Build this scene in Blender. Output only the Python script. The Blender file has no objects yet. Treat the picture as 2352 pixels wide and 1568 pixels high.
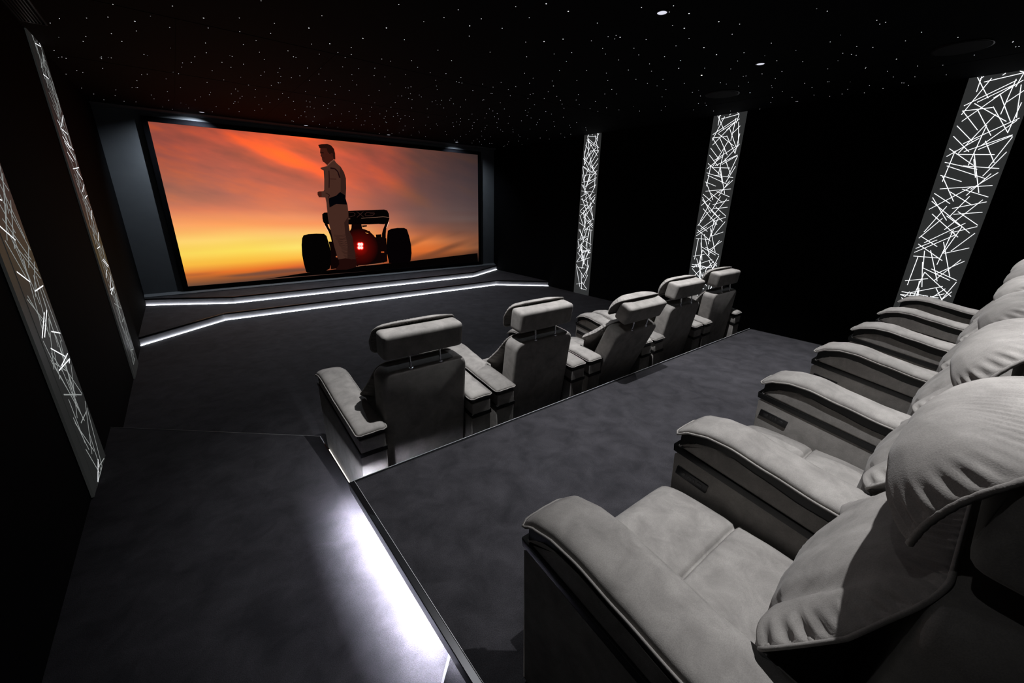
import bpy, bmesh, math, random
from mathutils import Vector, Matrix, noise
STICKS=[[0.128,2.808,0.398,2.601],[0.22,2.811,0.174,2.791],[0.188,2.81,0.187,2.673],[0.347,2.783,0.072,2.47],[0.251,2.756,0.783,2.789],[0.528,2.814,0.493,2.794],[0.718,2.815,0.78,2.794],[0.783,2.784,0.741,2.672],[0.722,2.731,0.064,2.554],[0.708,2.742,0.668,2.437],[0.814,2.725,0.477,2.595],[0.712,2.696,0.251,2.573],[0.694,2.688,0.113,2.404],[0.875,2.63,0.69,2.542],[0.807,2.685,0.912,2.392],[0.904,2.525,0.867,2.257],[0.563,2.616,0.847,2.361],[0.518,2.515,0.871,2.257],[0.514,2.508,0.065,2.505],[0.219,2.564,0.787,2.365],[0.075,2.504,0.407,2.306],[0.306,2.496,0.639,2.243],[0.595,2.442,0.229,2.089],[0.061,2.365,0.388,2.199],[0.058,2.265,0.392,2.1],[0.958,2.385,0.256,2.183],[0.931,2.366,0.54,2.15],[0.52,2.347,0.456,1.964],[0.477,2.227,0.058,2.064],[0.949,2.236,0.309,2.103],[0.949,2.228,0.522,2.117],[0.959,2.218,0.775,1.94],[0.955,2.079,0.736,1.854],[0.584,2.196,0.833,1.981],[0.06,2.143,0.538,1.962],[0.212,2.08,0.795,2.059],[0.167,2.118,0.128,1.807],[0.478,2.085,0.77,1.689],[0.507,2.025,0.634,1.842],[0.062,2.006,0.615,1.922],[0.114,1.968,0.783,1.83],[0.375,1.962,0.938,1.923],[0.061,1.873,0.44,1.804],[0.099,1.862,0.142,1.832],[0.138,1.832,0.423,1.6],[0.947,1.885,0.623,1.724],[0.848,1.876,0.589,1.661],[0.933,1.76,0.128,1.731],[0.633,1.752,0.059,1.512],[0.315,1.699,0.739,1.562],[0.491,1.727,0.936,1.646],[0.059,1.685,0.377,1.577],[0.054,1.64,0.418,1.399],[0.062,1.6,0.859,1.275],[0.649,1.653,0.44,1.436],[0.938,1.598,0.44,1.527],[0.869,1.618,0.435,1.299],[0.341,1.55,0.105,1.264],[0.552,1.495,0.937,1.36],[0.934,1.493,0.496,1.465],[0.392,1.447,0.669,1.346],[0.139,1.464,0.699,1.227],[0.338,1.419,0.051,1.194],[0.736,1.377,0.171,1.145],[0.936,1.346,0.542,1.266],[0.704,1.335,0.551,1.041],[0.584,1.3,0.517,0.914],[0.07,1.218,0.415,1.112],[0.376,1.185,0.055,1.075],[0.643,1.248,0.056,1.03],[0.073,1.128,0.581,0.963],[0.06,0.988,0.52,0.988],[0.147,0.991,0.127,0.648],[0.225,1.056,0.3,0.86],[0.257,0.928,0.396,0.645],[0.327,1.066,0.62,0.73],[0.494,1.167,0.797,0.798],[0.94,1.277,0.668,1.074],[0.938,1.12,0.575,1.044],[0.941,0.977,0.556,0.81],[0.877,0.99,0.563,0.732],[0.303,0.862,0.821,0.754],[0.446,0.861,0.933,0.762],[0.449,0.747,0.06,0.694],[0.354,0.817,0.937,0.579],[0.354,0.817,0.306,0.529],[0.743,0.679,0.244,0.566],[0.938,0.745,0.789,0.506],[0.64,0.653,0.841,0.505],[0.798,0.656,0.606,0.519],[0.063,0.561,0.555,0.548],[0.057,0.525,0.743,0.544],[0.057,0.525,0.156,0.509],[0.208,0.572,0.156,0.509],[0.234,0.568,0.239,0.523]]
STARS=[(1.809,0.523,2),(1.676,0.696,1),(2.009,0.505,2),(2.352,0.127,1),(1.393,1.008,1),(1.029,1.212,1),(2.496,-0.033,1),(1.866,0.771,1),(2.56,0.038,1),(1.605,1.024,1),(1.379,1.191,1),(2.688,-0.04,2),(2.32,0.5,1),(1.298,1.363,1),(1.609,1.193,2),(1.83,1.061,1),(0.265,1.804,1),(2.791,0.152,1),(2.983,-0.112,2),(0.661,1.776,1),(3.278,-0.652,0),(2.902,0.119,2),(1.123,1.671,2),(2.621,0.557,1),(1.718,1.371,1),(2.592,0.616,1),(3.142,-0.194,1),(2.352,0.9,2),(3.375,-0.687,1),(2.677,0.56,2),(2.673,0.612,1),(2.268,1.045,2),(2.559,0.768,1),(2.158,1.158,1),(2.877,0.447,1),(3.12,0.201,1),(1.34,1.811,1),(3.293,-0.07,1),(0.643,2.095,2),(0.409,2.178,1),(2.767,0.82,1),(0.181,2.249,1),(1.055,2.019,2),(2.97,0.635,1),(-0.223,2.333,1),(3.191,0.361,1),(2.641,1.076,1),(2.071,1.568,1),(2.546,1.21,1),(1.682,1.845,1),(3.814,-0.872,1),(2.901,0.896,1),(-0.034,2.438,2),(3.408,0.224,2),(2.404,1.437,1),(3.905,-0.905,1),(3.144,0.708,1),(3.914,-0.87,1),(0.423,2.434,1),(0.874,2.348,2),(3.728,-0.196,1),(1.051,2.314,1),(-0.561,2.589,1),(3.36,0.577,1),(2.779,1.28,1),(3.948,-0.621,0),(0.217,2.566,1),(3.121,0.918,1),(0.751,2.468,1),(-0.356,2.672,0),(1.925,2.016,1),(0.006,2.652,1),(3.662,0.238,2),(3.794,0.053,1),(4.054,-0.523,1),(3.568,0.538,1),(0.998,2.534,1),(1.627,2.283,1),(1.113,2.507,1),(0.353,2.708,1),(3.437,0.79,1),(1.383,2.434,1),(1.475,2.44,1),(4.071,-0.267,0),(-0.241,2.853,1),(4.012,-0.036,0),(-0.457,2.884,2),(4.337,-1.04,1),(1.095,2.638,1),(2.929,1.528,1),(0.875,2.708,1),(3.135,1.338,1),(-0.616,2.922,1),(0.625,2.808,1),(3.976,0.189,1),(3.444,1.045,1),(0.279,2.902,1),(1.767,2.437,1),(4.339,-0.636,1),(2.722,1.846,1),(3.767,0.673,2),(3.359,1.262,1),(3.65,0.909,1),(4.476,-0.925,1),(-0.751,3.064,1),(3.953,0.499,1),(4.461,-0.719,1),(4.237,-0.055,1),(0.701,2.956,1),(0.725,2.963,1),(0.009,3.092,1),(0.424,3.037,1),(2.097,2.43,1),(4.446,-0.512,1),(1.954,2.521,1),(1.439,2.769,1),(-0.461,3.145,1),(2.907,1.92,1),(4.17,0.341,1),(4.683,-1.206,1),(4.539,-0.553,1),(1.167,2.955,1),(1.317,2.903,1),(4.443,-0.203,1),(2.294,2.443,1),(-0.922,3.226,1),(4.595,-0.574,1),(1.782,2.763,1),(3.333,1.659,1),(3.139,1.856,1),(3.775,1.189,1),(3.587,1.427,1),(4.157,0.639,3),(0.494,3.245,1),(4.65,-0.425,0),(1.002,3.156,1),(2.743,2.295,1),(3.992,0.992,1),(3.01,2.1,1),(-0.634,3.375,1),(0.215,3.344,0),(2.136,2.732,1),(0.235,3.36,1),(2.342,2.621,1),(1.532,3.038,1),(4.931,-1.31,1),(-0.999,3.404,1),(0.894,3.254,1),(0.031,3.406,1),(1.644,3.008,1),(2.382,2.629,1),(2.421,2.627,1),(2.625,2.499,1),(1.332,3.175,1),(4.63,0.04,1),(4.991,-1.338,1),(-0.238,3.479,0),(4.565,0.203,1),(3.293,1.997,2),(4.002,1.196,1),(4.517,0.343,1),(4.51,0.367,1),(2.981,2.319,1),(-0.58,3.561,1),(4.98,-0.784,2),(2.793,2.523,1),(0.67,3.466,1),(4.863,-0.287,1),(4.304,0.919,1),(1.046,3.405,1),(-0.817,3.615,1),(4.174,1.184,1),(0.353,3.571,1),(-0.051,3.63,1),(2.261,2.95,1),(3.001,2.491,1),(3.905,1.626,2),(4.573,0.64,1),(0.174,3.654,1),(1.802,3.245,0),(5.077,-0.541,1),(4.842,0.178,1),(1.416,3.414,0),(3.425,2.228,1),(5.105,-0.531,1),(4.674,0.621,1),(0.685,3.649,1),(2.043,3.19,1),(2.699,2.823,1),(4.779,0.428,1),(0.9,3.623,1),(1.222,3.558,1),(4.391,1.204,1),(-0.856,3.805,1),(2.349,3.093,1),(0.565,3.735,1),(2.012,3.274,1),(2.042,3.265,1),(-1.01,3.814,0),(0.264,3.792,1),(5.339,-1.246,1),(3.353,2.432,1),(1.175,3.638,1),(2.948,2.782,1),(3.346,2.479,1),(2.966,2.781,1),(-0.073,3.879,1),(-0.443,3.895,1),(4.021,1.828,1),(3.802,2.071,1),(4.859,0.568,1),(-0.417,3.909,0),(1.515,3.565,1),(4.128,1.728,1),(0.842,3.773,1),(0.739,3.804,1),(5.377,-0.871,1),(1.03,3.749,1),(4.699,0.961,0),(-0.142,3.959,1),(3.201,2.707,1),(3.665,2.322,1),(5.377,-0.647,1),(0.559,3.914,1),(5.111,0.316,1),(4.737,1.061,1),(5.514,-1.028,1),(5.265,0.036,1),(1.389,3.783,0),(1.817,3.633,1),(3.617,2.511,1),(3.462,2.661,1),(0.116,4.081,1),(5.197,0.342,1),(5.379,-0.145,1),(5.385,-0.157,1),(2.188,3.518,1),(-0.147,4.149,1),(2.304,3.498,1),(4.66,1.426,1),(3.989,2.286,1),(3.848,2.44,1),(0.391,4.163,0),(2.698,3.359,1),(1.53,3.897,1),(3.072,3.127,1),(0.788,4.105,0),(0.757,4.116,0),(4.969,1.082,1),(2.366,3.564,1),(5.559,-0.304,0),(0.772,4.128,1),(3.072,3.155,1),(5.66,-0.644,1),(-0.729,4.26,0),(-0.708,4.262,1),(5.247,0.605,2),(2.15,3.7,1),(2.892,3.301,1),(4.242,2.168,1),(2.113,3.735,0),(-0.782,4.292,1),(5.511,0.039,1),(2.741,3.465,1),(-0.796,4.34,0),(5.457,0.326,1),(1.311,4.109,0),(-0.788,4.363,1),(2.663,3.55,1),(5.812,-0.788,1),(3.345,3.117,1),(-1.119,4.352,1),(2.279,3.766,1),(1.812,3.978,1),(2.613,3.62,1),(4.019,2.58,1),(0.725,4.312,1),(2.343,3.798,1),(4.218,2.441,1),(3.766,2.874,1),(-0.219,4.452,0),(0.249,4.433,1),(5.945,-1.005,1),(-0.17,4.489,1),(2.61,3.723,1),(5.868,-0.405,1),(1.454,4.231,1),(1.118,4.337,1),(2.892,3.623,1),(0.506,4.499,1),(0.518,4.501,1),(5.999,-0.656,1),(5.888,-0.203,1),(-1.098,4.575,1),(6.015,-0.67,1),(-1.073,4.609,1),(2.736,3.814,0),(2.779,3.793,0),(4.844,1.994,0),(5.692,0.522,1),(-1.128,4.623,0),(5.328,1.299,1),(5.376,1.231,0),(4.227,2.749,1),(4.642,2.308,1),(2.238,4.121,2),(3.873,3.098,1),(4.517,2.506,1),(5.918,0.14,1),(5.853,0.356,1),(3.072,3.73,1),(0.103,4.714,1),(5.176,1.7,1),(6.164,-0.684,1),(3.62,3.386,1),(6.134,-0.472,1),(-0.45,4.765,1),(0.604,4.684,1),(3.458,3.54,1),(5.514,1.286,1),(-0.821,4.811,1),(6.097,-0.098,1),(0.914,4.684,1),(2.032,4.352,0),(3.908,3.245,1),(4.879,2.271,0),(-0.501,4.842,1),(2.922,3.953,1),(1.306,4.624,1),(-0.284,4.866,0),(6.119,0.033,0),(6.216,-0.285,1),(4.179,3.086,1),(0.405,4.839,1),(4.737,2.546,0),(5.942,0.633,1),(3.577,3.617,1),(4.019,3.312,1),(5.332,1.867,1),(5.164,2.117,1),(1.821,4.594,0),(2.77,4.187,1),(2.567,4.29,1),(0.441,4.943,1),(6.131,0.401,1),(6.138,0.385,1),(2.318,4.464,1),(1.024,4.881,1),(5.644,1.543,0),(4.374,3.171,1),(3.735,3.718,1),(0.772,4.999,0),(3.614,3.834,1),(1.258,4.92,1),(2.101,4.67,1),(1.541,4.87,1),(-1.061,5.138,2),(1.312,4.948,1),(3.467,4.028,1),(4.17,3.511,1),(-1.019,5.184,1),(0.934,5.081,1),(-0.56,5.222,1),(5.922,1.388,1),(1.646,4.919,1),(0.391,5.191,1),(1.125,5.08,1),(3.295,4.213,1),(-0.145,5.259,1),(0.662,5.179,1),(6.093,1.225,1),(4.012,3.769,1),(6.259,0.892,1),(0.169,5.286,0),(0.52,5.25,1),(4.674,3.21,1),(2.029,4.897,1),(1.524,5.061,1),(2.373,4.773,1),(3.852,3.952,1),(4.344,3.616,1),(0.511,5.394,1),(-1.185,5.432,1),(2.57,4.822,1),(3.796,4.146,1),(0.165,5.455,1),(4.516,3.606,1),(2.201,5.011,1),(3.28,4.504,1),(1.63,5.227,1),(4.007,4.054,1),(0.88,5.41,1),(1.399,5.307,1),(1.363,5.341,1),(2.734,4.896,1),(2.377,5.054,1),(1.467,5.36,0),(1.944,5.22,1),(3.533,4.483,1),(3.075,4.75,1),(2.648,4.979,1),(-0.576,5.647,1),(-0.278,5.648,1),(4.387,3.919,1),(3.79,4.365,1),(-0.591,5.66,0),(2.82,4.92,1),(3.677,4.451,1),(4.826,3.586,1),(-0.631,5.697,0),(0.08,5.693,0),(2.625,5.108,1),(0.519,5.705,0),(0.483,5.714,1),(4.68,3.835,1),(5.164,3.378,1),(0.78,5.691,1),(2.529,5.21,1),(4.18,4.341,1),(1.91,5.502,1),(1.264,5.682,1),(4.353,4.239,1),(2.13,5.445,1),(3.676,4.717,1),(2.337,5.387,1),(2.986,5.107,1),(0.48,5.856,1),(2.802,5.214,1),(3.891,4.615,1),(3.637,4.787,1),(2.572,5.374,1),(1.423,5.755,1),(4.804,4.002,1),(0.029,5.986,1),(1.804,5.676,1),(5.254,3.63,1),(3.635,4.899,1),(-0.808,6.027,1),(-0.452,6.049,1),(0.861,6.0,1),(5.147,3.897,1),(4.213,4.682,1),(2.221,5.714,1),(3.812,4.978,0),(2.889,5.47,1),(3.48,5.216,1),(-1.15,6.214,1),(4.044,4.903,1),(5.438,3.785,1),(4.647,4.502,1),(5.632,3.592,1),(-0.269,6.289,1),(0.794,6.226,1),(2.726,5.686,1),(-0.431,6.327,1),(2.415,5.846,1),(3.56,5.325,1),(1.645,6.088,1),(0.299,6.334,1),(4.49,4.744,1),(1.454,6.153,1),(2.764,5.737,1),(3.828,5.208,1),(3.387,5.459,1),(-0.128,6.396,0),(4.328,4.904,1),(0.465,6.376,1),(1.541,6.197,1),(5.766,3.699,1),(5.017,4.425,1),(1.247,6.285,1),(-0.851,6.471,1),(4.815,4.686,1),(2.28,6.073,1),(4.2,5.148,1),(-1.072,6.554,1),(0.613,6.505,1),(4.418,5.051,1),(5.343,4.321,1),(5.876,3.788,1),(2.108,6.192,1),(4.672,4.889,1),(1.464,6.376,1),(3.152,5.818,1),(2.024,6.274,1),(2.636,6.094,0),(3.63,5.743,0),(-0.028,6.757,1),(3.355,5.891,2),(4.814,5.008,1),(2.534,6.246,0),(-0.649,6.789,0),(4.491,5.268,1),(4.991,4.905,1),(2.805,6.17,0),(2.509,6.302,1),(1.734,6.557,1),(2.011,6.504,1),(-0.784,6.865,1),(0.28,6.846,1),(4.343,5.469,1),(5.805,4.405,1),(-1.007,6.95,1),(-0.345,6.965,0),(1.442,6.794,1),(5.983,4.305,1),(1.471,6.813,1),(4.01,5.836,1),(-0.228,7.078,0),(3.317,6.278,1),(1.91,6.807,1),(3.614,6.189,1),(5.3,5.113,2),(2.846,6.546,0),(3.096,6.498,1),(4.498,5.843,1),(2.258,6.877,1),(-1.14,7.282,1),(3.698,6.347,1),(5.465,5.273,1),(2.55,6.899,1),(4.216,6.152,1),(6.181,4.667,1),(4.852,5.786,0),(2.104,7.075,1),(5.04,5.731,1),(3.405,6.667,1),(5.881,5.101,1),(4.541,6.127,1),(3.33,6.862,1),(2.333,7.236,1),(5.78,5.389,1),(6.129,5.083,1),(3.714,6.762,1),(3.136,7.058,1),(4.019,6.707,1),(5.021,6.224,1),(5.175,6.148,1),(5.848,5.79,1),(4.735,6.714,1),(5.749,6.024,1),(5.113,6.495,1),(4.866,6.81,1),(5.299,6.537,1),(5.655,6.55,1),(5.62,6.588,1),(6.244,6.139,1),(5.294,6.85,1),(5.988,6.377,1),(5.588,6.88,1),(6.137,6.687,1),(6.179,6.8,1)]
PICTURE=[('car','poly',(3,2,2),[(0.586,-0.036),(1.307,0.022),(2.482,0.075),(3.803,0.109),(5.729,0.187),(5.74,-0.061),(2.767,-0.048),(0.895,-0.03)],0),('car','poly',(3,2,2),[(1.469,0.79),(1.567,0.815),(1.717,0.819),(1.869,0.811),(1.913,0.764),(1.933,0.649),(1.961,0.462),(1.955,0.225),(1.891,0.075),(1.794,0.035),(1.44,0.03),(1.416,0.055),(1.397,0.23),(1.389,0.402),(1.406,0.603),(1.435,0.736)],0),('car','poly',(4,2,3),[(3.259,0.839),(3.349,0.88),(3.499,0.895),(3.664,0.892),(3.731,0.859),(3.777,0.703),(3.813,0.494),(3.814,0.296),(3.78,0.124),(3.72,0.088),(3.23,0.097),(3.187,0.396),(3.235,0.721)],0),('car','poly',(4,2,2),[(1.88,1.202),(1.923,1.235),(2.412,1.27),(2.638,1.282),(3.213,1.302),(3.283,1.284),(3.317,1.212),(3.321,1.102),(3.288,1.029),(3.24,1.005),(3.185,0.982),(3.056,0.99),(2.853,0.985),(2.386,0.989),(1.915,1.002),(1.882,1.047),(1.875,1.114)],0),('car','poly',(8,2,2),[(3.288,1.029),(3.23,0.895),(3.207,0.772),(3.189,0.573),(3.097,0.576),(3.115,0.775),(3.15,0.872),(3.196,0.957),(3.214,1.006)],0),('car','poly',(8,2,2),[(1.904,1.002),(1.964,0.854),(1.994,0.739),(2.003,0.623),(2.048,0.621),(2.048,0.806),(1.975,0.945),(1.961,1.012)],0),('car','poly',(12,3,3),[(2.458,0.993),(2.668,0.99),(2.682,0.883),(2.704,0.859),(2.839,0.843),(2.914,0.701),(3.108,0.701),(3.211,0.672),(3.192,0.139),(3.029,0.111),(2.49,0.101),(2.391,0.096),(1.912,0.061),(1.961,0.462),(1.938,0.649),(2.051,0.644),(2.442,0.735),(2.4,0.843),(2.443,0.912)],0),('car','glow',(150,12,6),[(2.592,0.489),(3.009,0.468)],0),('car','poly',(4,2,2),[(2.971,0.76),(3.101,0.765),(3.097,0.695),(2.972,0.695)],0),('car','poly',(4,2,2),[(2.672,0.964),(2.789,0.97),(2.786,0.94),(2.687,0.93)],0),('car','poly',(238,160,80),[(2.737,0.816),(2.797,0.796),(2.808,0.781),(2.765,0.791)],0),('car','line',(150,110,90),[(2.681,1.117),(2.93,1.132),(3.174,1.146),(3.251,1.139),(3.368,1.119)],5),('car','line',(150,110,90),[(2.399,1.106),(2.44,1.106)],6),('car','line',(255,200,170),[(1.901,0.98),(1.958,0.854)],9),('car','line',(255,200,170),[(3.297,1.031),(3.235,0.901)],10),('car','line',(190,85,40),[(3.059,0.365),(3.131,0.361)],24),('car','line',(190,100,60),[(2.047,0.324),(2.094,0.321)],24),('car','line',(160,100,72),[(2.501,0.088),(2.871,0.1),(3.076,0.118)],10),('car','line',(62,36,32),[(2.431,1.233),(2.526,1.238),(2.56,1.207),(2.531,1.172),(2.433,1.144),(2.407,1.146)],6),('car','line',(62,36,32),[(2.593,1.259),(2.666,1.201),(2.733,1.142)],6),('car','line',(62,36,32),[(2.738,1.259),(2.666,1.201),(2.587,1.137)],6),('car','line',(62,36,32),[(2.985,1.245),(2.81,1.238),(2.766,1.203),(2.784,1.17),(2.934,1.174),(2.991,1.214),(2.875,1.212)],6),('car','disc',(255,45,35),[(2.575,0.562),(2.626,0.56)],0),('car','disc',(255,45,35),[(2.626,0.56),(2.678,0.558)],0),('car','disc',(255,45,35),[(2.567,0.49),(2.619,0.487)],0),('car','disc',(255,45,35),[(2.619,0.487),(2.671,0.485)],0),('car','disc',(255,235,228),[(2.575,0.562),(2.608,0.561)],0),('car','disc',(255,235,228),[(2.626,0.56),(2.66,0.559)],0),('car','disc',(255,235,228),[(2.567,0.49),(2.601,0.488)],0),('car','disc',(255,235,228),[(2.619,0.487),(2.652,0.486)],0),('man','poly',(30,10,8),[(2.101,0.287),(2.469,0.257),(2.478,0.164),(2.449,0.067),(2.249,0.027),(2.002,0.042),(2.097,0.155)],0),('man','poly',(66,40,32),[(2.241,2.271),(2.277,2.21),(2.357,2.142),(2.413,2.038),(2.439,1.921),(2.422,1.724),(2.388,1.523),(2.414,1.389),(2.414,1.231),(2.391,1.029),(2.4,0.843),(2.442,0.735),(2.452,0.556),(2.461,0.41),(2.461,0.301),(2.467,0.239),(2.36,0.258),(2.242,0.278),(2.087,0.264),(2.066,0.385),(2.04,0.551),(2.02,0.761),(1.997,0.944),(1.984,1.113),(1.987,1.313),(1.987,1.352),(1.991,1.429),(1.982,1.532),(1.858,1.534),(1.839,1.587),(1.844,1.63),(1.868,1.647),(1.959,1.655),(1.978,1.677),(2.004,1.88),(2.014,2.048),(1.96,2.076),(1.962,2.097),(2.084,2.135),(2.099,2.167)],0),('man','poly',(44,25,21),[(2.392,1.144),(2.391,1.029),(2.4,0.843),(2.442,0.735),(2.452,0.556),(2.461,0.41),(2.461,0.301),(2.467,0.239),(2.288,0.269),(2.321,0.562),(2.3,0.799),(2.303,1.03)],0),('man','poly',(50,29,24),[(2.357,2.142),(2.413,2.038),(2.439,1.921),(2.422,1.724),(2.395,1.585),(2.3,1.643),(2.329,1.894),(2.324,2.044)],0),('man','poly',(60,24,17),[(2.004,2.462),(1.987,2.375),(1.999,2.345),(1.989,2.322),(2.009,2.295),(2.009,2.254),(2.019,2.214),(2.049,2.2),(2.082,2.166),(2.107,2.152),(2.216,2.248),(2.233,2.281),(2.231,2.374),(2.165,2.363),(2.129,2.417),(2.126,2.472),(2.062,2.472)],0),('man','poly',(34,14,10),[(1.969,2.514),(2.039,2.535),(2.146,2.55),(2.217,2.526),(2.264,2.469),(2.276,2.387),(2.268,2.273),(2.233,2.278),(2.231,2.374),(2.165,2.363),(2.129,2.417),(2.125,2.467),(2.062,2.467),(1.987,2.456),(1.981,2.485)],0),('man','poly',(55,22,16),[(2.192,2.386),(2.228,2.389),(2.226,2.327),(2.203,2.32),(2.187,2.35)],0),('man','line',(30,10,8),[(2.003,2.378),(2.056,2.378)],14),('man','line',(38,12,10),[(2.007,2.283),(2.06,2.283)],8),('man','poly',(3,3,6),[(2.045,1.517),(2.202,1.575),(2.289,1.648),(2.39,1.585),(2.387,1.512),(2.404,1.4),(2.182,1.409),(2.04,1.336)],0),('man','line',(24,8,10),[(2.15,2.102),(2.236,2.096),(2.29,2.042),(2.316,1.926)],22),('man','line',(26,10,10),[(2.117,2.054),(2.101,1.884),(2.078,1.723)],14),('man','line',(50,24,20),[(2.119,1.895),(2.24,1.896)],12),('man','line',(34,14,12),[(1.999,1.624),(2.07,1.582),(2.041,1.527)],12),('man','poly',(62,26,18),[(1.844,1.628),(1.867,1.646),(1.921,1.648),(1.913,1.546),(1.858,1.534),(1.841,1.582)],0),('man','line',(104,64,50),[(2.086,2.135),(2.181,2.225),(2.252,2.271)],16),('man','line',(48,27,22),[(2.059,0.783),(2.194,0.763),(2.325,0.784)],7),('man','line',(48,27,22),[(2.063,0.761),(2.199,0.742),(2.33,0.761)],7),('man','line',(48,27,22),[(2.097,0.738),(2.231,0.693),(2.366,0.746)],7),('man','line',(48,27,22),[(2.081,0.716),(2.215,0.681),(2.348,0.713)],7),('man','line',(48,27,22),[(2.087,0.694),(2.223,0.673),(2.354,0.689)],7),('man','line',(48,27,22),[(2.12,0.67),(2.255,0.624),(2.391,0.679)],7),('man','line',(48,27,22),[(2.124,0.648),(2.261,0.624),(2.393,0.645)],7),('man','line',(48,27,22),[(2.126,0.626),(2.26,0.582),(2.397,0.635)],7),('man','line',(48,27,22),[(2.142,0.603),(2.28,0.582),(2.414,0.606)],7),('man','line',(48,27,22),[(2.143,0.581),(2.279,0.544),(2.413,0.573)],7),('man','line',(48,27,22),[(2.144,0.558),(2.282,0.537),(2.416,0.568)],7),('man','line',(48,27,22),[(2.165,0.535),(2.302,0.497),(2.437,0.529)],7),('man','line',(48,27,22),[(2.174,0.512),(2.311,0.472),(2.449,0.519)],7),('man','line',(48,27,22),[(2.18,0.489),(2.318,0.452),(2.454,0.485)],7),('man','line',(48,27,22),[(2.179,0.466),(2.317,0.432),(2.452,0.456)],7),('man','line',(48,27,22),[(2.177,0.444),(2.313,0.395),(2.45,0.43)],7),('man','line',(48,27,22),[(2.176,0.421),(2.313,0.379),(2.45,0.413)],7),('man','line',(48,27,22),[(2.201,0.397),(2.339,0.36),(2.476,0.39)],7),('man','line',(48,27,22),[(2.225,0.373),(2.365,0.346),(2.502,0.367)],7),('man','line',(48,27,22),[(2.205,0.352),(2.343,0.308),(2.481,0.342)],7),('man','line',(48,27,22),[(2.218,0.328),(2.357,0.28),(2.495,0.319)],7),('man','line',(48,27,22),[(2.234,0.304),(2.372,0.25),(2.51,0.289)],7)]

random.seed(11)
SC = bpy.context.scene
COL = SC.collection
PI = math.pi
# ------------------------------------------------------------------ room numbers (metres)
XL, XR = -1.195, 6.284
YS, YB = 7.33, -4.3
ZC = 2.813
ZF, ZA, ZS = -0.403, -0.20, -0.285      # front floor, side step, lower stage tread
ZU = -0.165                              # upper stage tread
PX = 5.115                               # platform right edge

# ------------------------------------------------------------------ helpers
def srgb(r, g=None, b=None):
    if g is None: g = b = r
    f = lambda v: (v/255/12.92) if v/255 <= .04045 else ((v/255+.055)/1.055)**2.4
    return (f(r), f(g), f(b), 1.0)

def nodes(name):
    m = bpy.data.materials.new(name); m.use_nodes = True
    nt = m.node_tree; b = nt.nodes['Principled BSDF']
    return m, nt, b

def mat_plain(name, col, rough=.6, metal=0, spec=.5, coat=0):
    m, nt, b = nodes(name)
    b.inputs['Base Color'].default_value = col
    b.inputs['Roughness'].default_value = rough
    b.inputs['Metallic'].default_value = metal
    b.inputs['Specular IOR Level'].default_value = spec
    b.inputs['Coat Weight'].default_value = coat
    return m

def mat_cloth(name, c1, c2, scale, rough=.9, sheen=.0, bump=.0, bscale=300, spec=.1, detail=6, stretch=(1,1,1), sheen_tint=(1,1,1,1), fleck=0):
    m, nt, b = nodes(name)
    tc = nt.nodes.new('ShaderNodeTexCoord'); mp = nt.nodes.new('ShaderNodeMapping')
    mp.inputs['Scale'].default_value = stretch
    nt.links.new(tc.outputs['Object'], mp.inputs['Vector'])
    n = nt.nodes.new('ShaderNodeTexNoise'); n.inputs['Scale'].default_value = scale
    n.inputs['Detail'].default_value = detail; n.inputs['Roughness'].default_value = .62
    n.inputs['Distortion'].default_value = .4
    nt.links.new(mp.outputs[0], n.inputs['Vector'])
    r = nt.nodes.new('ShaderNodeValToRGB')
    r.color_ramp.elements[0].position = .32; r.color_ramp.elements[0].color = c1
    r.color_ramp.elements[1].position = .68; r.color_ramp.elements[1].color = c2
    nt.links.new(n.outputs[0], r.inputs[0])
    out = r.outputs[0]
    f = nt.nodes.new('ShaderNodeTexNoise'); f.inputs['Scale'].default_value = bscale
    f.inputs['Detail'].default_value = 2
    nt.links.new(tc.outputs['Object'], f.inputs['Vector'])
    if fleck:
        mx = nt.nodes.new('ShaderNodeMix'); mx.data_type = 'RGBA'; mx.blend_type = 'MULTIPLY'
        mx.inputs[0].default_value = fleck
        r2 = nt.nodes.new('ShaderNodeValToRGB')
        r2.color_ramp.elements[0].position = .3; r2.color_ramp.elements[0].color = (.35,.35,.35,1)
        r2.color_ramp.elements[1].position = .65; r2.color_ramp.elements[1].color = (1.3,1.3,1.3,1)
        nt.links.new(f.outputs[0], r2.inputs[0])
        nt.links.new(out, mx.inputs[6]); nt.links.new(r2.outputs[0], mx.inputs[7]); out = mx.outputs[2]
    nt.links.new(out, b.inputs['Base Color'])
    b.inputs['Roughness'].default_value = rough
    b.inputs['Specular IOR Level'].default_value = spec
    b.inputs['Sheen Weight'].default_value = sheen
    b.inputs['Sheen Roughness'].default_value = .35
    b.inputs['Sheen Tint'].default_value = sheen_tint
    if bump:
        bp = nt.nodes.new('ShaderNodeBump'); bp.inputs['Strength'].default_value = bump
        bp.inputs['Distance'].default_value = .002
        nt.links.new(f.outputs[0], bp.inputs['Height'])
        nt.links.new(bp.outputs[0], b.inputs['Normal'])
    return m

def mat_emit(name, col, strength):
    m, nt, b = nodes(name)
    b.inputs['Base Color'].default_value = (0,0,0,1)
    b.inputs['Emission Color'].default_value = col
    b.inputs['Emission Strength'].default_value = strength
    b.inputs['Specular IOR Level'].default_value = 0
    return m

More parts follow.
